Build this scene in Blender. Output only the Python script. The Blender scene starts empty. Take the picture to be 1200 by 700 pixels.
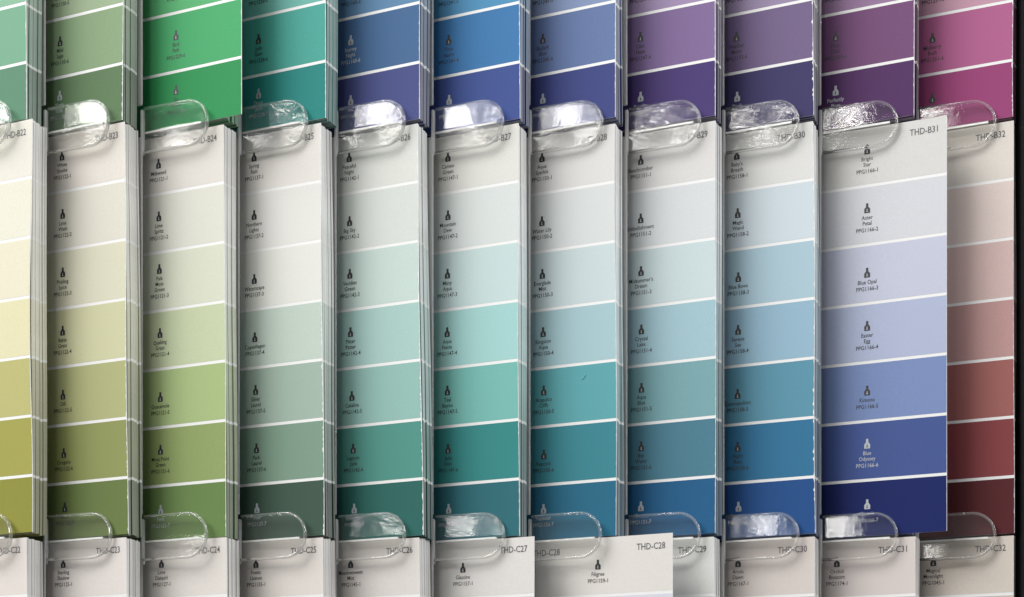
import bpy, bmesh, math, random
from mathutils import Vector, Matrix
random.seed(7)
S = bpy.context.scene
C = S.collection

# ------------------------------------------------------------------ camera
F_PX = 1912.0                       # focal length in photograph pixels (1200 wide)
ZC = 0.962                          # distance from lens to the front corners of the strips
SC = F_PX / ZC                      # pixels per metre on that plane
cam_d = bpy.data.cameras.new('camera')
cam_d.sensor_width = 36.0
cam_d.lens = F_PX / 1200 * 36
cam_d.shift_y = 580 / 1200
cam_d.clip_start = 0.02
cam_d.clip_end = 50
cam = bpy.data.objects.new('camera', cam_d)
cam.location = (0, -ZC, 0)
cam.rotation_euler = (math.radians(90), 0, 0)
C.objects.link(cam)
S.camera = cam

# ------------------------------------------------------------------ world and lamps
w = bpy.data.worlds.new('World'); S.world = w; w.use_nodes = True
bg = w.node_tree.nodes['Background']
bg.inputs[0].default_value = (0.80, 0.82, 0.84, 1)
bg.inputs[1].default_value = 0.24

def lamp(name, loc, target, sx, sy, power, col):
    d = bpy.data.lights.new(name, 'AREA'); d.shape = 'RECTANGLE'
    d.size = sx; d.size_y = sy; d.energy = power; d.color = col
    o = bpy.data.objects.new(name, d); o.location = loc
    o.rotation_euler = (Vector(target) - Vector(loc)).to_track_quat('-Z', 'Y').to_euler()
    C.objects.link(o); return o
def at(az, el, d):                    # azimuth to the left of the wall's normal, elevation
    a, e = math.radians(az), math.radians(el)
    return (-d * math.sin(a) * math.cos(e), -d * math.cos(a) * math.cos(e), 0.25 + d * math.sin(e))
lamp('ceiling_or_fill_light', at(69, 45, 6.2), (0, 0, 0.25), 4.8, 2.8, 522, (1.0, 0.992, 0.985))
lamp('ceiling_or_fill_light', at(-72, 30, 2.6), (0, 0, 0.25), 1.2, 1.2, 60, (0.97, 0.98, 1.0))  # fill lamp added at far right to brighten the stack sides
for az in (71, 59, 47, 35, 23):                              # two rows of ceiling troffers, near and far
    lamp('troffer_lamp', at(az, 30, 3.0), (0, 0, 0.25), 0.36, 0.26, 6.0, (1.0, 0.98, 0.95))
for az in (65, 53, 41, 29):
    lamp('troffer_lamp', at(az, 17, 4.0), (0, 0, 0.25), 0.42, 0.22, 5.5, (1.0, 0.98, 0.95))

S.view_settings.view_transform = 'Standard'
S.view_settings.look = 'None'
S.view_settings.exposure = 0.0
S.view_settings.gamma = 1.0
S.cycles.transparent_max_bounces = 24

# ------------------------------------------------------------------ materials
def srgb(c):
    out = []
    for v in c:
        v = v / 255.0
        out.append(v / 12.92 if v <= 0.04045 else ((v + 0.055) / 1.055) ** 2.4)
    return out
def new_mat(name):
    m = bpy.data.materials.new(name); m.use_nodes = True
    nt = m.node_tree; b = nt.nodes['Principled BSDF']
    return m, nt, b
def noise(nt, scale, detail=3, rough=0.5, mapscale=None, coord='Object'):
    tc = nt.nodes.new('ShaderNodeTexCoord')
    n = nt.nodes.new('ShaderNodeTexNoise')
    n.inputs['Scale'].default_value = scale; n.inputs['Detail'].default_value = detail
    n.inputs['Roughness'].default_value = rough
    if mapscale:
        mp = nt.nodes.new('ShaderNodeMapping'); mp.inputs['Scale'].default_value = mapscale
        nt.links.new(tc.outputs[coord], mp.inputs[0]); nt.links.new(mp.outputs[0], n.inputs['Vector'])
    else:
        nt.links.new(tc.outputs[coord], n.inputs['Vector'])
    return n
def bump(nt, b, src, strength, dist):
    bp = nt.nodes.new('ShaderNodeBump'); bp.inputs['Strength'].default_value = strength
    bp.inputs['Distance'].default_value = dist
    nt.links.new(src, bp.inputs['Height']); nt.links.new(bp.outputs[0], b.inputs['Normal'])
    return bp
def attr_mat(name, rough, mottling, edge=False):
    """base colour from the face colours stored on the mesh, with a faint paper mottle"""
    m, nt, b = new_mat(name)
    at = nt.nodes.new('ShaderNodeAttribute'); at.attribute_name = 'ink'
    mx = nt.nodes.new('ShaderNodeMixRGB'); mx.blend_type = 'MULTIPLY'; mx.inputs[0].default_value = 1
    if edge:
        n = noise(nt, 1.0, 4, 0.65, (900, 2600, 45))
    else:
        n = noise(nt, 1500, 2, 0.6)
    r = nt.nodes.new('ShaderNodeMapRange')
    r.inputs['From Min'].default_value = 0.3; r.inputs['From Max'].default_value = 0.7
    r.inputs['To Min'].default_value = 1 - mottling; r.inputs['To Max'].default_value = 1 + mottling * 0.6
    nt.links.new(n.outputs['Fac'], r.inputs['Value'])
    nt.links.new(at.outputs['Color'], mx.inputs[1]); nt.links.new(r.outputs[0], mx.inputs[2])
    nt.links.new(mx.outputs[0], b.inputs['Base Color'])
    b.inputs['Roughness'].default_value = rough
    b.inputs['Specular IOR Level'].default_value = 0.1
    n2 = noise(nt, 55 if not edge else 400, 3, 0.5)
    bump(nt, b, n2.outputs['Fac'], 0.12 if not edge else 0.4, 0.0006)
    return m
M_chip = attr_mat('painted_paper', 0.62, 0.06)
M_edge = attr_mat('cut_paper_edge', 0.7, 0.20, edge=True)

def paper_mat():
    m, nt, b = new_mat('white_card')
    n = noise(nt, 700, 3); r = nt.nodes.new('ShaderNodeValToRGB')
    r.color_ramp.elements[0].color = (0.74, 0.74, 0.73, 1); r.color_ramp.elements[1].color = (0.80, 0.80, 0.79, 1)
    nt.links.new(n.outputs['Fac'], r.inputs[0]); nt.links.new(r.outputs[0], b.inputs['Base Color'])
    b.inputs['Roughness'].default_value = 0.5
    return m
M_paper = paper_mat()
def ink(name, c, rough=0.5):
    m, nt, b = new_mat(name)
    n = noise(nt, 2500, 2); r = nt.nodes.new('ShaderNodeValToRGB')
    r.color_ramp.elements[0].color = (*[v * 0.8 for v in c], 1); r.color_ramp.elements[1].color = (*[min(1, v * 1.2) for v in c], 1)
    nt.links.new(n.outputs['Fac'], r.inputs[0]); nt.links.new(r.outputs[0], b.inputs['Base Color'])
    b.inputs['Roughness'].default_value = rough
    return m
M_black = ink('black_ink', (0.012, 0.012, 0.014))
M_grey = ink('grey_ink', (0.07, 0.07, 0.075))
M_pale = ink('pale_ink', (0.42, 0.45, 0.48))

def clear_mat(name, tint, bumpiness, gloss_rough, haze, ior):
    """clear moulded plastic sheet: transmits light, reflects by Fresnel, rippled surface"""
    m = bpy.data.materials.new(name); m.use_nodes = True
    nt = m.node_tree; nt.nodes.clear()
    out = nt.nodes.new('ShaderNodeOutputMaterial')
    tr = nt.nodes.new('ShaderNodeBsdfTransparent'); tr.inputs[0].default_value = (*tint, 1)
    gl = nt.nodes.new('ShaderNodeBsdfGlossy'); gl.inputs['Roughness'].default_value = gloss_rough
    gl.inputs['Color'].default_value = (1, 1, 1, 1)
    df = nt.nodes.new('ShaderNodeBsdfDiffuse'); df.inputs[0].default_value = (0.75, 0.76, 0.77, 1)
    lw = nt.nodes.new('ShaderNodeLayerWeight'); lw.inputs['Blend'].default_value = 0.5
    pw = nt.nodes.new('ShaderNodeMath'); pw.operation = 'POWER'; pw.inputs[1].default_value = 4.5
    nt.links.new(lw.outputs['Facing'], pw.inputs[0])
    fr = nt.nodes.new('ShaderNodeMath'); fr.operation = 'MULTIPLY_ADD'
    fr.inputs[1].default_value = 0.75; fr.inputs[2].default_value = ((ior - 1) / (ior + 1)) ** 2
    nt.links.new(pw.outputs[0], fr.inputs[0])
    n = noise(nt, 1.0, 5, 0.62, (300, 300, 260))
    n0 = noise(nt, 1.0, 1, 0.5, (45, 45, 40))
    ad = nt.nodes.new('ShaderNodeMath'); ad.operation = 'MULTIPLY_ADD'; ad.inputs[1].default_value = 0.30
    nt.links.new(n.outputs['Fac'], ad.inputs[0]); nt.links.new(n0.outputs['Fac'], ad.inputs[2])
    bp = nt.nodes.new('ShaderNodeBump'); bp.inputs['Strength'].default_value = 1.0
    bp.inputs['Distance'].default_value = bumpiness
    nt.links.new(ad.outputs[0], bp.inputs['Height'])
    nt.links.new(bp.outputs[0], gl.inputs['Normal'])
    m1 = nt.nodes.new('ShaderNodeMixShader'); m1.inputs[0].default_value = haze
    nt.links.new(tr.outputs[0], m1.inputs[1]); nt.links.new(df.outputs[0], m1.inputs[2])
    m2 = nt.nodes.new('ShaderNodeMixShader')
    nt.links.new(fr.outputs[0], m2.inputs[0]); nt.links.new(m1.outputs[0], m2.inputs[1]); nt.links.new(gl.outputs[0], m2.inputs[2])
    nt.links.new(m2.outputs[0], out.inputs['Surface'])
    return m
M_tab = clear_mat('clear_rippled_plastic', (0.985, 0.985, 0.98), 0.00030, 0.015, 0.012, 1.45)
M_ledge = clear_mat('clear_ledge_plastic', (0.95, 0.95, 0.94), 0.0003, 0.08, 0.10, 1.5)
def rim_mat():
    m, nt, b = new_mat('clear_plastic_edge')
    b.inputs['Base Color'].default_value = (0.93, 0.93, 0.92, 1)
    b.inputs['Transmission Weight'].default_value = 0.9
    b.inputs['IOR'].default_value = 1.49
    b.inputs['Roughness'].default_value = 0.03
    n = noise(nt, 40, 1); bump(nt, b, n.outputs['Fac'], 0.1, 0.0004)
    return m
M_rim = rim_mat()
def wall_mat():
    m, nt, b = new_mat('clear_divider_plastic')
    b.inputs['Base Color'].default_value = (0.88, 0.88, 0.86, 1)
    b.inputs['Transmission Weight'].default_value = 0.35
    b.inputs['IOR'].default_value = 1.49
    b.inputs['Roughness'].default_value = 0.12
    n = noise(nt, 1.0, 3, 0.6, (300, 300, 60)); bump(nt, b, n.outputs['Fac'], 0.5, 0.0008)
    return m
M_wall = wall_mat()
def lip_mat():
    m, nt, b = new_mat('frosted_plastic_lip')
    b.inputs['Base Color'].default_value = (0.92, 0.92, 0.90, 1)
    b.inputs['Transmission Weight'].default_value = 0.25
    b.inputs['Roughness'].default_value = 0.15
    n = noise(nt, 1.0, 3, 0.6, (200, 300, 500)); bump(nt, b, n.outputs['Fac'], 0.6, 0.0008)
    return m
M_lip = lip_mat()
def black_mat():
    m, nt, b = new_mat('black_painted_metal')
    n = noise(nt, 300, 4); r = nt.nodes.new('ShaderNodeValToRGB')
    r.color_ramp.elements[0].color = (0.006, 0.006, 0.007, 1); r.color_ramp.elements[1].color = (0.014, 0.014, 0.015, 1)
    nt.links.new(n.outputs['Fac'], r.inputs[0]); nt.links.new(r.outputs[0], b.inputs['Base Color'])
    b.inputs['Roughness'].default_value = 0.45
    bump(nt, b, n.outputs['Fac'], 0.3, 0.0005)
    return m
M_frame = black_mat()

# ------------------------------------------------------------------ helpers
TH = math.radians(24.0)
CU, SU = math.cos(TH), math.sin(TH)
PITCH = 115.3 / SC
ROWP = 0.2450
W_CARD = 0.093
H_CARD = 0.2430
TOP_B = 787 / SC
def col_x(k): return (147 + 115.3 * (k - 23) - 600) / SC
def row_top(r): return TOP_B + (1 - r) * ROWP            # r = 0 top row, 1 middle row, 2 bottom row
LINES = [0.0342 + 0.0351 * i for i in range(6)]          # distances of the white lines below the top edge

def mesh_obj(name, bm, mats, parent=None):
    me = bpy.data.meshes.new(name); bm.to_mesh(me); bm.free()
    for m in mats: me.materials.append(m)
    o = bpy.data.objects.new(name, me); C.objects.link(o)
    if parent: o.parent = parent
    return o
def tag(o, label=None, cat=None, group=None, kind=None):
    if label: o['label'] = label
    if cat: o['category'] = cat
    if group: o['group'] = group
    if kind: o['kind'] = kind
def add_box(bm, x0, x1, y0, y1, z0, z1, mi=0):
    v = [bm.verts.new((x, y, z)) for x in (x0, x1) for y in (y0, y1) for z in (z0, z1)]
    fs = []
    for q in ((0, 1, 3, 2), (4, 6, 7, 5), (0, 4, 5, 1), (2, 3, 7, 6), (0, 2, 6, 4), (1, 5, 7, 3)):
        f = bm.faces.new([v[i] for i in q]); f.material_index = mi; fs.append(f)
    return fs

class Warp:
    """how one strip bows: local x leftwards is negative, z measured down from the top edge"""
    def __init__(s, lean=0.0, bow=0.0, curl=0.0, wave=0.0, ph=0.0):
        s.lean, s.bow, s.curl, s.wave, s.ph = lean, bow, curl, wave, ph
    def __call__(s, x, y, z):                             # z in [-H, 0]
        t = -z / H_CARD
        g = (x + W_CARD) / W_CARD
        dx = s.lean * t + s.wave * math.sin(t * 7.0 + s.ph)
        dy = -s.bow * math.sin(math.pi * t) * g - s.curl * max(0, g - 0.45) ** 2 * (1 + 0.5 * math.sin(t * 5 + s.ph))
        return (x + dx, y + dy, z)

def sheet(bm, x0, x1, z0, z1, y, t, warp, nx, nz, front, side, cl, cfront, cside, wear=0.0):
    """thin solid sheet between z0 < z1, front at y, back at y + t, following the warp"""
    chew = [random.random() ** 4 * 0.8 * wear for _ in range(nz + 1)]
    def P(i, j, yy): return warp(x0 + (x1 - x0) * i / nx - (chew[j] if i == nx else 0), yy, z0 + (z1 - z0) * j / nz)
    F = [[bm.verts.new(P(i, j, y)) for j in range(nz + 1)] for i in range(nx + 1)]
    B = [[bm.verts.new(P(i, j, y + t)) for j in range(nz + 1)] for i in range(nx + 1)]
    def face(vs, mi, c):
        f = bm.faces.new(vs); f.material_index = mi
        for l in f.loops: l[cl] = (*c, 1)
        return f
    for i in range(nx):
        for j in range(nz):
            face((F[i][j], F[i + 1][j], F[i + 1][j + 1], F[i][j + 1]), front, cfront).smooth = True
            face((B[i][j], B[i][j + 1], B[i + 1][j + 1], B[i + 1][j]), side, cside)
    for i in range(nx):
        for j in (0, nz): bm.edges.get((F[i][j], F[i + 1][j])).smooth = False
    for j in range(nz):
        for i in (0, nx): bm.edges.get((F[i][j], F[i][j + 1])).smooth = False
    for j in range(nz):
        face((F[nx][j], B[nx][j], B[nx][j + 1], F[nx][j + 1]), side, cside)
        face((F[0][j], F[0][j + 1], B[0][j + 1], B[0][j]), side, cside)
    for i in range(nx):
        face((F[i][nz], F[i + 1][nz], B[i + 1][nz], B[i][nz]), side, cside)
        face((F[i][0], B[i][0], B[i + 1][0], F[i + 1][0]), side, cside)

ALB = 1.0                                                # display value -> albedo
def albedo(c):
    l = srgb(c); f = 0.78 + 0.22 * min(1.0, lum(l) / 0.55)     # keep deep inks deep
    return [min(0.86, v * f * ALB) for v in l]

# text -> triangles, cached
_tc = {}
def text_geo(s):
    if s in _tc: return _tc[s]
    cu = bpy.data.curves.new('t', 'FONT'); cu.body = s; cu.size = 1.0; cu.align_x = 'LEFT'; cu.resolution_u = 2; cu.offset = 0.008
    o = bpy.data.objects.new('t', cu); C.objects.link(o)
    dg = bpy.context.evaluated_depsgraph_get()
    me = bpy.data.meshes.new_from_object(o.evaluated_get(dg))
    vs = [v.co.copy() for v in me.vertices]; fs = [tuple(p.vertices) for p in me.polygons]
    bpy.data.objects.remove(o); bpy.data.curves.remove(cu); bpy.data.meshes.remove(me)
    x0 = min(v.x for v in vs); x1 = max(v.x for v in vs)
    r = ([(v.x - (x0 + x1) / 2, v.y) for v in vs], fs, x1 - x0)
    _tc[s] = r
    return r
def put_text(bm, s, cx, cz, size, xs, y, warp, mi=0):
    vs, fs, wd = text_geo(s)
    V = [bm.verts.new(warp(cx + px * size * xs, y, cz + (py - 0.36) * size)) for px, py in vs]
    for f in fs:
        try:
            q = bm.faces.new([V[i] for i in f]); q.material_index = mi
        except ValueError: pass
ICON = [(-.0017, 0), (.0017, 0), (.0018, .0022), (.0014, .0030), (.0009, .0034), (.0007, .0040), (.0007, .0058),
        (-.0007, .0058), (-.0007, .0040), (-.0009, .0034), (-.0014, .0030), (-.0018, .0022)]
def put_icon(bm, cx, z, y, warp, mi, mi2):
    V = [bm.verts.new(warp(cx + a, y, z + b)) for a, b in ICON]
    f = bm.faces.new(V); f.material_index = mi
    V = [bm.verts.new(warp(cx + a, y - 0.00006, z + b)) for a, b in
         ((-.0005, .0007), (.0005, .0007), (.0005, .0011), (.0002, .0011), (.0002, .0026), (-.0003, .0022), (-.0002, .0011), (-.0005, .0011))]
    f = bm.faces.new(V); f.material_index = mi2

def lum(c): return 0.3 * c[0] + 0.59 * c[1] + 0.11 * c[2]

# ------------------------------------------------------------------ data: chips and their names, by column
def fade(c, n):                                            # paler chips of the same hue above the first known one
    out = []
    for i in range(n):
        f = (n - i) / (n + 0.6)
        out.append(tuple(c[j] + (222 - c[j]) * f for j in range(3)))
    return out
A = {
 22: [(146, 192, 162), (128, 180, 150), (104, 152, 124)],
 23: [(166, 186, 152), (146, 173, 134), (106, 136, 98)],
 24: [(100, 188, 126), (82, 180, 117), (56, 158, 94)],
 25: [(122, 192, 182), (84, 176, 163), (50, 148, 142)],
 26: [(108, 150, 188), (80, 117, 163), (84, 92, 150)],
 27: [(92, 158, 202), (72, 133, 190), (74, 94, 162)],
 28: [(145, 162, 200), (113, 134, 181), (73, 83, 146)],
 29: [(176, 154, 192), (142, 118, 166), (86, 69, 130)],
 30: [(168, 152, 184), (130, 112, 152), (74, 69, 116)],
 31: [(166, 134, 170), (132, 90, 134), (97, 62, 112)],
 32: [(208, 162, 182), (190, 108, 154), (168, 78, 130)],
}
B = {
 22: [(222, 220, 209), (222, 220, 204), (221, 217, 194), (217, 212, 175), (184, 181, 120), (164, 162, 86), (146, 146, 68)],
 23: [(219, 213, 205), (214, 211, 199), (210, 208, 186), (199, 199, 162), (175, 178, 128), (147, 154, 96), (111, 129, 76)],
 24: [(216, 212, 205), (213, 213, 202), (208, 212, 193), (191, 201, 166), (166, 186, 130), (146, 164, 105), (110, 138, 82)],
 25: [(222, 219, 213), (221, 220, 215), (220, 221, 214), (187, 202, 191), (161, 182, 168), (130, 159, 140), (72, 96, 82)],
 26: [(215, 217, 211), (209, 215, 209), (193, 211, 205), (166, 199, 193), (147, 188, 180), (87, 152, 141), (52, 110, 103)],
 27: [(218, 217, 211), (211, 217, 215), (193, 213, 212), (161, 205, 202), (121, 186, 178), (60, 142, 140), (54, 115, 125)],
 28: [(217, 215, 213), (211, 215, 214), (197, 211, 213), (165, 196, 202), (98, 169, 175), (66, 140, 152), (48, 113, 142)],
 29: [(215, 213, 211), (210, 214, 215), (196, 211, 213), (161, 193, 203), (125, 169, 175), (83, 132, 151), (43, 101, 146)],
 30: [(215, 215, 212), (200, 212, 218), (168, 195, 207), (149, 183, 202), (98, 153, 175), (59, 122, 161), (44, 87, 147)],
 31: [(210, 209, 206), (206, 208, 213), (191, 195, 212), (174, 183, 208), (127, 146, 191), (77, 96, 156), (34, 46, 107)],
 32: [(214, 208, 200), (215, 200, 194), (205, 179, 175), (190, 151, 148), (166, 105, 101), (142, 72, 75), (96, 45, 49)],
}
Cc = {
 22: (216, 209, 203), 23: (217, 211, 206), 24: (216, 211, 205), 25: (215, 209, 203), 26: (213, 208, 203),
 27: (215, 212, 208), 28: (217, 213, 208), 29: (211, 211, 208), 30: (208, 199, 194), 31: (209, 200, 196), 32: (207, 198, 188),
}
CHIPS = {}
for k in range(22, 33):
    A[k] = [tuple(v * 0.955 for v in c) for c in A[k]]
    CHIPS[(0, k)] = fade(A[k][0], 4) + A[k]
    CHIPS[(1, k)] = B[k]
    c1 = Cc[k]; e = B[k][5]
    CHIPS[(2, k)] = [tuple(c1[j] + (e[j] * 0.8 - c1[j]) * (i / 6.0) ** 1.5 for j in range(3)) for i in range(7)]
CHIPS[(2, 28)][1] = (208, 208, 218)

NAMES = {   # (row, col): (series number, {chip: name lines})
 (0, 22): ('PPG1132', {5: ['Mint', 'Bliss'], 4: ['Spring', 'Thyme'], 6: ['Clover']}),
 (0, 23): ('PPG1130', {4: ['Little', 'Clover'], 5: ['Mild', 'Sage'], 6: ['Shady', 'Oak']}),
 (0, 24): ('PPG1229', {4: ['Off Shore'], 5: ['Bird', 'Path'], 6: ['Go', 'Green']}),
 (0, 25): ('PPG1228', {4: ['Aloe', 'Leaf'], 5: ['Jade', 'Gem'], 6: ['Deep', 'Jade']}),
 (0, 26): ('PPG1160', {4: ['Cool', 'Rapids'], 5: ['Stormy', 'Night'], 6: ['Ink']}),
 (0, 27): ('PPG1241', {4: ['Bright', 'Water'], 5: ['True', 'Azure'], 6: ['Royal']}),
 (0, 28): ('PPG1245', {4: ['Fresco', 'Blue'], 5: ['Skylark', 'Blue'], 6: ['Evening']}),
 (0, 29): ('PPG1247', {4: ['Violet', 'Echo'], 5: ['Lilac', 'Haze'], 6: ['Royalty']}),
 (0, 30): ('PPG1175', {4: ['Wisteria'], 5: ['Heather', 'Moor'], 6: ['Dusk']}),
 (0, 31): ('PPG1180', {4: ['Orchid', 'Smoke'], 5: ['Plum', 'Dust'], 6: ['Perfectly', 'Plum']}),
 (0, 32): ('PPG1251', {4: ['Heather', 'Rose'], 5: ['Mulberry', 'Bush'], 6: ['Magenta']}),
 (1, 22): ('PPG1112', {}),
 (1, 23): ('PPG1122', {0: ['White', 'Smoke'], 1: ['Lime', 'Wash'], 2: ['Pickling', 'Spice'], 3: ['Bahia', 'Grass'], 4: ['Dill'], 5: ['Oregano'], 6: ['Moss']}),
 (1, 24): ('PPG1121', {0: ['Milkweed'], 1: ['Lime', 'Spritz'], 2: ['Pale', 'Moss', 'Green'], 3: ['Quaking', 'Grass'], 4: ['Guacamole'], 5: ['Moss Point', 'Green'], 6: ['Fern']}),
 (1, 25): ('PPG1137', {0: ['Spring', 'Rain'], 1: ['Northern', 'Lights'], 2: ['Waterscape'], 3: ['Copenhagen'], 4: ['Silver', 'Laurel'], 5: ['Park', 'Laurel'], 6: ['Pine']}),
 (1, 26): ('PPG1142', {0: ['Peaceful', 'Night'], 1: ['Big Sky'], 2: ['Veridian', 'Green'], 3: ['Pitter', 'Patter'], 4: ['Catalina'], 5: ['Lagoon', 'Jade'], 6: ['Evergreen']}),
 (1, 27): ('PPG1147', {0: ['Cameo', 'Green'], 1: ['Mountain', 'Dew'], 2: ['Misty', 'Aqua'], 3: ['Aqua', 'Fiesta'], 4: ['Teal', 'Bayou'], 5: ['Jade', 'Inlet'], 6: ['Lagoon']}),
 (1, 28): ('PPG1150', {0: ['Aqua', 'Sparkle'], 1: ['Water Lily'], 2: ['Everglade', 'Mist'], 3: ['Kingston', 'Aqua'], 4: ['Acapulco', 'Cliffs'], 5: ['Peacock'], 6: ['Harbour']}),
 (1, 29): ('PPG1151', {0: ['Beachcomber'], 1: ['Embellishment'], 2: ['Midsummer\'s', 'Dream'], 3: ['Crystal', 'Lake'], 4: ['Aqua', 'Blue'], 5: ['Bay', 'Water'], 6: ['Ocean']}),
 (1, 30): ('PPG1158', {0: ['Baby\'s', 'Breath'], 1: ['Magic', 'Wand'], 2: ['Blue Bows'], 3: ['Serene', 'Sea'], 4: ['Cosmopolitan'], 5: ['Night', 'Rain'], 6: ['Stunning']}),
 (1, 31): ('PPG1166', {0: ['Bright', 'Star'], 1: ['Aster', 'Petal'], 2: ['Blue Opal'], 3: ['Easter', 'Egg'], 4: ['Kimono'], 5: ['Blue', 'Odyssey'], 6: ['Cosmic']}),
 (1, 32): ('PPG1056', {}),
 (2, 22): ('PPG1113', {}),
 (2, 23): ('PPG1125', {0: ['Sterling', 'Shadow']}), (2, 24): ('PPG1127', {0: ['Lime', 'Daiquiri']}),
 (2, 25): ('PPG1135', {0: ['Poetic', 'License']}), (2, 26): ('PPG1145', {0: ['Meadowsweet', 'Mist']}),
 (2, 27): ('PPG1157', {0: ['Glassine']}), (2, 28): ('PPG1159', {0: ['Filigree']}), (2, 29): ('PPG1153', {}),
 (2, 30): ('PPG1167', {0: ['Arctic', 'Dawn']}), (2, 31): ('PPG1174', {0: ['Orchid', 'Blossom']}),
 (2, 32): ('PPG1045', {0: ['Magical', 'Moonlight']}),
}
# right-edge offset of the front strip in photo pixels at its top and at its foot, height offset in pixels
POS = {
 (0, 22): (-1, -1, 0), (0, 23): (-1, -3, -1), (0, 24): (21, 21, 1), (0, 25): (5, 4, 0), (0, 26): (0, -1, 0), (0, 27): (1, 1, 0),
 (0, 28): (-3, -2, 2), (0, 29): (-1, -1, 4), (0, 30): (0, -1, 4), (0, 31): (3, 2, 4), (0, 32): (3, 3, 2),
 (1, 22): (5, 5, 2), (1, 23): (-1, 3, 0), (1, 24): (0, 3, -3), (1, 25): (-2, 2, -1), (1, 26): (-4, 3, -1.5), (1, 27): (-1, 0, -1.5),
 (1, 28): (-3, -1, -1.5), (1, 29): (0, 0, 1.5), (1, 30): (-1, 1.5, 1), (1, 31): (40, 40, 1), (1, 32): (3, 4, 1),
 (2, 22): (0, 6, 0), (2, 23): (1, 6, 0), (2, 24): (3, 9, 0), (2, 25): (1, 6, 0), (2, 26): (-1, 3, 0), (2, 27): (18, 18, 0),
 (2, 28): (64, 64, 1), (2, 29): (-2, -1, 1), (2, 30): (0, 2, 1), (2, 31): (4, 5, 1), (2, 32): (3, 6, 2),
}
WHAT = {
 (0, 22): 'soft mint green', (0, 23): 'muted sage green', (0, 24): 'bright emerald green', (0, 25): 'teal green',
 (0, 26): 'dark slate blue', (0, 27): 'strong azure blue', (0, 28): 'periwinkle blue', (0, 29): 'lilac purple',
 (0, 30): 'dusty grey violet', (0, 31): 'deep plum purple', (0, 32): 'magenta pink',
 (1, 22): 'cream to mustard yellow', (1, 23): 'beige to olive green', (1, 24): 'off-white to leaf green', (1, 25): 'white to dark grey green',
 (1, 26): 'pale mint to jade green', (1, 27): 'white to bright turquoise', (1, 28): 'pale aqua to teal blue', (1, 29): 'misty aqua to ocean blue',
 (1, 30): 'ice blue to denim blue', (1, 31): 'lavender grey to navy', (1, 32): 'blush to dark maroon red',
}
ROWNAME = ['top row', 'middle row', 'bottom row']
def desc(r, k):
    if r < 2: return WHAT[(r, k)] + ' strip'
    return 'pale strip with code ending C%d' % k

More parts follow.
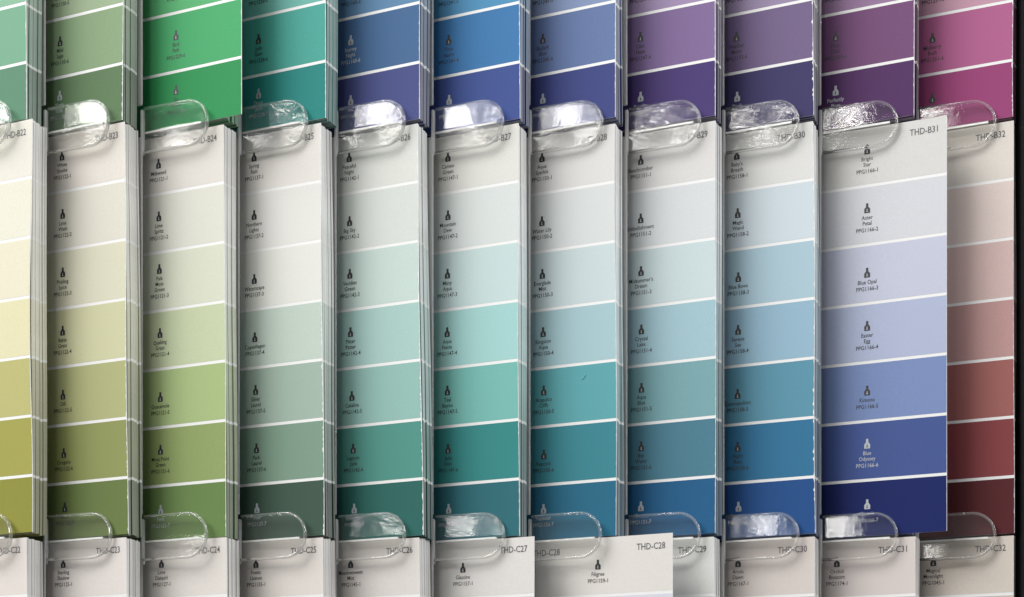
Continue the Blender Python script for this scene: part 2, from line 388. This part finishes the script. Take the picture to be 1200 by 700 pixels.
# ------------------------------------------------------------------ strips
WEAR = {(0, 30): .0012, (1, 30): .0010, (1, 26): .0008, (1, 25): .0009, (0, 32): .0007, (0, 23): .0006, (1, 23): .0006, (1, 31): 0.0001, (2, 28): 0.0001}
VISIBLE = {0: (4, 5, 6), 1: range(7), 2: (0, 1)}
def front_strip(r, k):
    p0, p1, dz = POS[(r, k)]
    eff = CU * SC + (147 + 115.3 * (k - 23) - 600) * SU / ZC
    push = p0 / eff
    lean = (p1 - p0) / eff
    big = push > 0.008
    warp = Warp(lean, random.uniform(-.0004, .0006), random.uniform(0.0, .0012) if not big else 0.0008,
                random.uniform(.0001, .0005) if not big else 0.0, random.uniform(0, 6))
    if (r, k) == (1, 22): warp = Warp(0.0, .0, .001, .0012, 1.4)
    if (r, k) == (1, 23): warp.wave = .0005
    warp_y = warp
    chips = CHIPS[(r, k)]
    x0, x1 = -W_CARD, 0.0
    bm = bmesh.new(); cl = bm.loops.layers.float_color.new('ink')
    sheet(bm, x0, x1, -H_CARD, 0, 0, 0.00045, warp, 10, 42, 0, 0, cl, (.8, .8, .8), (.8, .8, .8))
    t = mesh_obj('paint_strip', bm, [M_paper])
    t.location = Vector((col_x(k), 0, row_top(r) + dz / SC)) + Vector((CU, -SU, 0)) * push
    t.rotation_euler = (0, 0, -TH)
    if r == 1 and k == 31: lab = 'lavender grey to navy paint strip sticking out, code ending B31, middle row'
    elif r == 0 and k == 24: lab = 'bright emerald green paint strip sticking out of its pocket in the top row'
    elif r == 2 and k == 28: lab = 'pale paint strip with code ending C28 pulled far out to the right, bottom row'
    elif r == 2 and k == 27: lab = 'pale paint strip with code ending C27 slipped slightly right, bottom row'
    elif r == 2: lab = 'pale off-white paint strip with code ending C%d at the front of its pocket, bottom row' % k
    elif r == 1: lab = '%s paint strip, code ending B%d, middle row' % (WHAT[(r, k)], k)
    else: lab = '%s paint strip at the front of its pocket in the top row' % WHAT[(r, k)]
    tag(t, lab, 'paint strip', 'paint sample strips at the front of their pockets')
    # printed colour chips, a hair proud of the card
    edges = [0.0] + LINES + [H_CARD]
    code, names = NAMES[(r, k)]
    for i in range(7):
        za = -edges[i] - (0.0009 if i else 0.0); zb = -edges[i + 1] + (0.0009 if i < 6 else 0.0)
        c = albedo(chips[i])
        bm = bmesh.new(); cl = bm.loops.layers.float_color.new('ink')
        sheet(bm, x0 + .0003, x1 - .0002, zb, za, -0.00006, 0.00005, warp, 10, 24, 0, 0, cl, c, c, WEAR.get((r, k), 0.0003))
        ch = mesh_obj('colour_chip', bm, [M_chip], t)
        ch['label'] = 'chip %d of 7, %s' % (i + 1, 'palest' if i == 0 else 'darkest' if i == 6 else 'lighter' if i < 3 else 'stronger')
        if (r, k) == (1, 28) and i == 4:                    # small dent in the printed face
            bm = bmesh.new(); cl = bm.loops.layers.float_color.new('ink')
            bmesh.ops.create_icosphere(bm, subdivisions=3, radius=1.0)
            for v in bm.verts:
                q = (v.co.x * .0013 + v.co.z * .0009, v.co.y * .0004, v.co.z * .0017 + v.co.x * .0006)
                v.co = Vector(warp(-0.0205 + q[0], q[1], -0.1475 + q[2]))
            for f in bm.faces:
                f.smooth = True
                for l in f.loops: l[cl] = (*c, 1)
            mesh_obj('dent', bm, [M_chip], ch)
        if i not in VISIBLE[r] or i not in names: continue
        L = lum(chips[i])
        dark_ink = 0 if (L > 88 if i < 6 else (L > 135 or (r, k) in ((0, 24), (0, 32), (1, 23)))) else 2
        if (r, k) in ((0, 26), (1, 31)) and i == 5: dark_ink = 2
        mi = dark_ink
        mt = 0 if i < 5 else (1 if mi == 0 else 2)
        if i >= 5 and mi == 0: mt = 0
        bm = bmesh.new()
        yy = -0.00016
        nm = names[i]
        zc = -(edges[i] + 0.0351) + 0.0088 if i < 6 else -(edges[6] + 0.0351) + 0.0112
        if i == 0: zc = -edges[1] + 0.0088
        cx = -0.0465
        put_text(bm, '%s-%d' % (code, i + 1), cx, zc, 0.0034, 0.86, yy, warp, mt)
        z = zc + 0.0040
        for ln in reversed(nm):
            put_text(bm, ln, cx, z, 0.0034, 0.84, yy, warp, mt); z += 0.0034
        put_icon(bm, cx, z - 0.0008, yy, warp, mi, 2 if mi == 0 else 0)
        mesh_obj('caption', bm, [M_black, M_grey, M_pale], ch)
    s = 'THD-%s%d' % ('ABC'[r], k)
    if r > 0:
        for cx in ((-0.0133, -W_CARD + 0.0133) if (r, k) == (2, 28) else (-0.0133,)):
            bm = bmesh.new()
            put_text(bm, s, cx, -0.0068, 0.0054, 0.80, -0.00016, warp, 1)
            mesh_obj('code_label', bm, [M_black, M_grey, M_pale], t)
    return t, warp
SIDE_GREY = (0.40, 0.40, 0.375)
def spare_strips(r, k):
    """the strips packed behind the front one: one is built, the others are copies of it"""
    chips = CHIPS[(r, k)]
    p0, p1, dz = POS[(r, k)]
    if p0 > 10: p0, p1 = 0, 0
    if (r, k) == (0, 24): p0 = p1 = 2
    eff = CU * SC + (147 + 115.3 * (k - 23) - 600) * SU / ZC
    warp = Warp((p1 - p0) / eff, 0, 0, random.uniform(.0001, .0004), random.uniform(0, 6))
    bm = bmesh.new(); cl = bm.loops.layers.float_color.new('ink')
    edges = [0.0] + LINES + [H_CARD]
    for i in range(7):
        za = -edges[i] - (0.0008 if i else 0.0); zb = -edges[i + 1] + (0.0008 if i < 6 else 0.0)
        c = albedo(chips[i])
        lm = sum(c) / 3; cs = [SIDE_GREY[j] * 0.36 + c[j] * 0.36 + lm * 0.42 for j in range(3)]
        sheet(bm, -W_CARD, 0, zb, za, 0, 0.001, warp, 4, 6, 0, 1, cl, c, cs)
        if i < 6:
            sheet(bm, -W_CARD, 0, -edges[i + 1] - .0008, zb, 0, 0.001, warp, 4, 1, 0, 1, cl, (.8, .8, .78), (.72, .72, .69))
    first = mesh_obj('paint_strip', bm, [M_chip, M_edge])
    lab = 'spare strip edge behind the %s, %s' % (desc(r, k), ROWNAME[r])
    tag(first, lab, 'paint strip', 'spare strips packed behind the %s, %s' % (desc(r, k), ROWNAME[r]))
    n = 7
    ws = [random.uniform(0.7, 2.0) for _ in range(n)]
    gaps = [random.choice((0.02, 0.03, 0.05, 0.08, 0.3)) for _ in range(n)]
    tot = sum(ws) + sum(gaps); f = 0.0130 / tot
    y = 0.0009
    base = Vector((col_x(k), 0, row_top(r) + dz / SC)) + Vector((CU, -SU, 0)) * (p0 / eff)
    for i in range(n):
        o = first if i == 0 else first.copy()
        if i: C.objects.link(o)
        t = ws[i] * f
        o.location = base + Vector((CU, -SU, 0)) * random.uniform(-.0008, .0) + Vector((SU, CU, 0)) * (y + gaps[i] * f * 0.5)
        o.location.z += random.uniform(-.0008, .0003)
        o.rotation_euler = (0, math.radians(random.uniform(-.12, .12)), -TH)
        o.scale = (1, t / 0.001, 1)
        y += t + gaps[i] * f

# ------------------------------------------------------------------ clear pockets
WALL_Y0, WALL_Y1 = 0.0154, 0.0163                          # in the frame of the stack it stands behind
def tab_outline(x0, x1, h, n=28):
    r = h / 2
    pts = [(x0, -r), (x1 - r, -r)]
    for i in range(1, n):
        a = -math.pi / 2 + math.pi * i / n
        pts.append((x1 - r + r * math.cos(a), r * math.sin(a)))
    pts += [(x1 - r, r), (x0, r)]
    return pts
# lean of the upper and lower face of each tab, in degrees
TILT = {(0, 22): (4, -5), (0, 23): (4, -5), (0, 24): (0.8, -2.5), (0, 25): (1, -5), (0, 26): (3.4, -5), (0, 27): (3.8, -5),
        (0, 28): (2.8, -5), (0, 29): (4.2, -2.5), (0, 30): (4, -5), (0, 31): (3.4, -5), (0, 32): (1, -5),
        (1, 22): (0, 0), (1, 23): (2.8, 0), (1, 24): (0, 4), (1, 25): (0, 0), (1, 26): (3.6, 0), (1, 27): (4, 0), (1, 28): (0, 0),
        (1, 29): (0.5, 0), (1, 30): (4, 0), (1, 31): (4.3, 0), (1, 32): (0, 4)}
def build_tab(parent, rnd, tl, up):
    x0, x1, h = -0.0520, -0.0087, 0.0261
    pts = tab_outline(x0, x1, h)
    th = 0.0013
    ang = math.radians(-4 + rnd.uniform(-1.8, 1.8)); tu, tlo = math.tan(math.radians(tl[0])), math.tan(math.radians(tl[1])); swing = math.sin(ang)
    def P(x, z, y):
        # hinge at the root, swinging slightly towards the card at the tip
        xx = x - x0
        return (x, -0.0068 - xx * swing + y + z * (tu if z > 0 else tlo) - 0.0007 * math.sin(math.pi * (x - x0) / (x1 - x0)), z + up)
    bm = bmesh.new()
    r = h / 2; cols = [(x0 + (x1 - r - x0) * q / 12.0, r) for q in range(13)]
    for q in range(1, 15):
        a = math.pi / 2 * q / 15.0
        cols.append((x1 - r + r * math.sin(a), r * math.cos(a)))
    cols.append((x1 - 0.00002, r * 0.04))
    m = 5
    G = {}
    for ci, (x, hz) in enumerate(cols):
        for zi in range(-m, m + 1):
            for si, yy in ((0, -th / 2), (1, th / 2)):
                G[ci, zi, si] = bm.verts.new(P(x, hz * zi / m, yy))
    nc = len(cols)
    for ci in range(nc - 1):
        for zi in range(-m, m):
            for si in (0, 1):
                q = (G[ci, zi, si], G[ci + 1, zi, si], G[ci + 1, zi + 1, si], G[ci, zi + 1, si])
                bm.faces.new(q if si == 0 else q[::-1]).smooth = True
        for zi in (-m, m):
            bm.faces.new((G[ci, zi, 0], G[ci, zi, 1], G[ci + 1, zi, 1], G[ci + 1, zi, 0]))
    for zi in range(-m, m):
        bm.faces.new((G[0, zi, 0], G[0, zi + 1, 0], G[0, zi + 1, 1], G[0, zi, 1]))
        bm.faces.new((G[nc - 1, zi, 0], G[nc - 1, zi, 1], G[nc - 1, zi + 1, 1], G[nc - 1, zi + 1, 0]))
    for si in (0, 1):
        for ci in range(nc - 1):
            for zi in (-m, 0, m): bm.edges.get((G[ci, zi, si], G[ci + 1, zi, si])).smooth = False
        for ci in (0, nc - 1):
            for zi in range(-m, m): bm.edges.get((G[ci, zi, si], G[ci, zi + 1, si])).smooth = False
    bmesh.ops.recalc_face_normals(bm, faces=bm.faces[:])
    tab = mesh_obj('retaining_tab', bm, [M_tab], parent)
    # moulded bead round the free edge
    bm = bmesh.new(); ring = []
    m = 12; rr = 0.00090
    for i, (x, z) in enumerate(pts):
        a = pts[max(0, i - 1)]; c = pts[min(len(pts) - 1, i + 1)]
        tx, tz = c[0] - a[0], c[1] - a[1]; l = math.hypot(tx, tz); tx /= l; tz /= l
        nx, nz = tz, -tx
        ring.append([bm.verts.new(P(x + nx * rr * math.cos(q) , z + nz * rr * math.cos(q), rr * 1.25 * math.sin(q)))
                     for q in [2 * math.pi * s / m for s in range(m)]])
    for i in range(len(ring) - 1):
        for s in range(m):
            fc = bm.faces.new((ring[i][s], ring[i][(s + 1) % m], ring[i + 1][(s + 1) % m], ring[i + 1][s])); fc.smooth = True
    bm.faces.new(ring[0]); bm.faces.new(list(reversed(ring[-1])))
    bmesh.ops.recalc_face_normals(bm, faces=bm.faces[:])
    mesh_obj('rim', bm, [M_rim], tab)
    # ledge that carries the foot of the strips, running back from the tab
    bm = bmesh.new()
    lx1 = x1 - 0.0035
    add_box(bm, x0, lx1, -0.0052, 0.0142, -0.0009, -0.0004)
    o = mesh_obj('ledge', bm, [M_ledge], parent)
    bm = bmesh.new(); add_box(bm, x0, lx1, -0.0060, -0.0053, -0.0013, -0.0002)
    mesh_obj('ledge_lip', bm, [M_lip], o)
def build_wall(parent, off):
    # off: position of the neighbouring stack's frame inside this pocket's frame
    bm = bmesh.new()
    x1 = off[0] + 0.0005
    add_box(bm, x1 - 0.080, x1, off[1] + WALL_Y0, off[1] + WALL_Y1, 0.0152, 0.2415)
    bmesh.ops.bevel(bm, geom=[e for e in bm.edges], offset=0.0004, segments=2, affect='EDGES')
    mesh_obj('divider_wall', bm, [M_wall], parent)
    bm = bmesh.new()                                        # root rib of the tab, against the divider's edge
    add_box(bm, x1 - 0.0016, x1 + 0.0002, off[1] + WALL_Y0 + 0.0001, off[1] + WALL_Y1 + 0.002, -0.0142, 0.0128)
    bmesh.ops.bevel(bm, geom=[e for e in bm.edges], offset=0.0004, segments=2, affect='EDGES')
    mesh_obj('tab_root', bm, [M_wall], parent)

def pocket(r, k):
    e = bpy.data.objects.new('clear_pocket', None); C.objects.link(e)
    e.empty_display_size = 0.01
    e.location = (col_x(k), 0, 0.3965 - r * ROWP)
    e.rotation_euler = (0, 0, -TH)
    rnd = random.Random(r * 100 + k)
    if k < 33:
        build_tab(e, rnd, TILT.get((r, k), (0, 0)), 0.0004 if r == 0 else 0.0013)
    off = (-PITCH * CU, -PITCH * SU)
    build_wall(e, off)
    if k < 33:
        tag(e, 'clear pocket tab over the %s, %s' % (desc(r, k), ROWNAME[r]), 'pocket', 'clear pockets of the display rack')
    else:
        tag(e, 'clear end wall right of the %s, %s' % (desc(r, 32), ROWNAME[r]), 'divider', 'clear pockets of the display rack')
    return e

for r in range(3):
    for k in range(22, 33):
        front_strip(r, k)
        spare_strips(r, k)
for r in range(3):
    for k in range(22, 34):
        pocket(r, k)

# ------------------------------------------------------------------ rack behind and beside the pockets
bm = bmesh.new()
add_box(bm, -0.50, 0.36, 0.064, 0.070, -0.12, 0.72)
o = mesh_obj('backboard', bm, [M_frame]); tag(o, 'black backboard of the rack showing in the gaps behind the strips', 'backboard')
bm = bmesh.new()
add_box(bm, 0.3005, 0.345, -0.004, 0.0635, -0.12, 0.72)
bmesh.ops.bevel(bm, geom=[e for e in bm.edges], offset=0.0015, segments=2, affect='EDGES')
o = mesh_obj('rack_post', bm, [M_frame]); tag(o, 'black upright post at the right end of the rack', 'post')
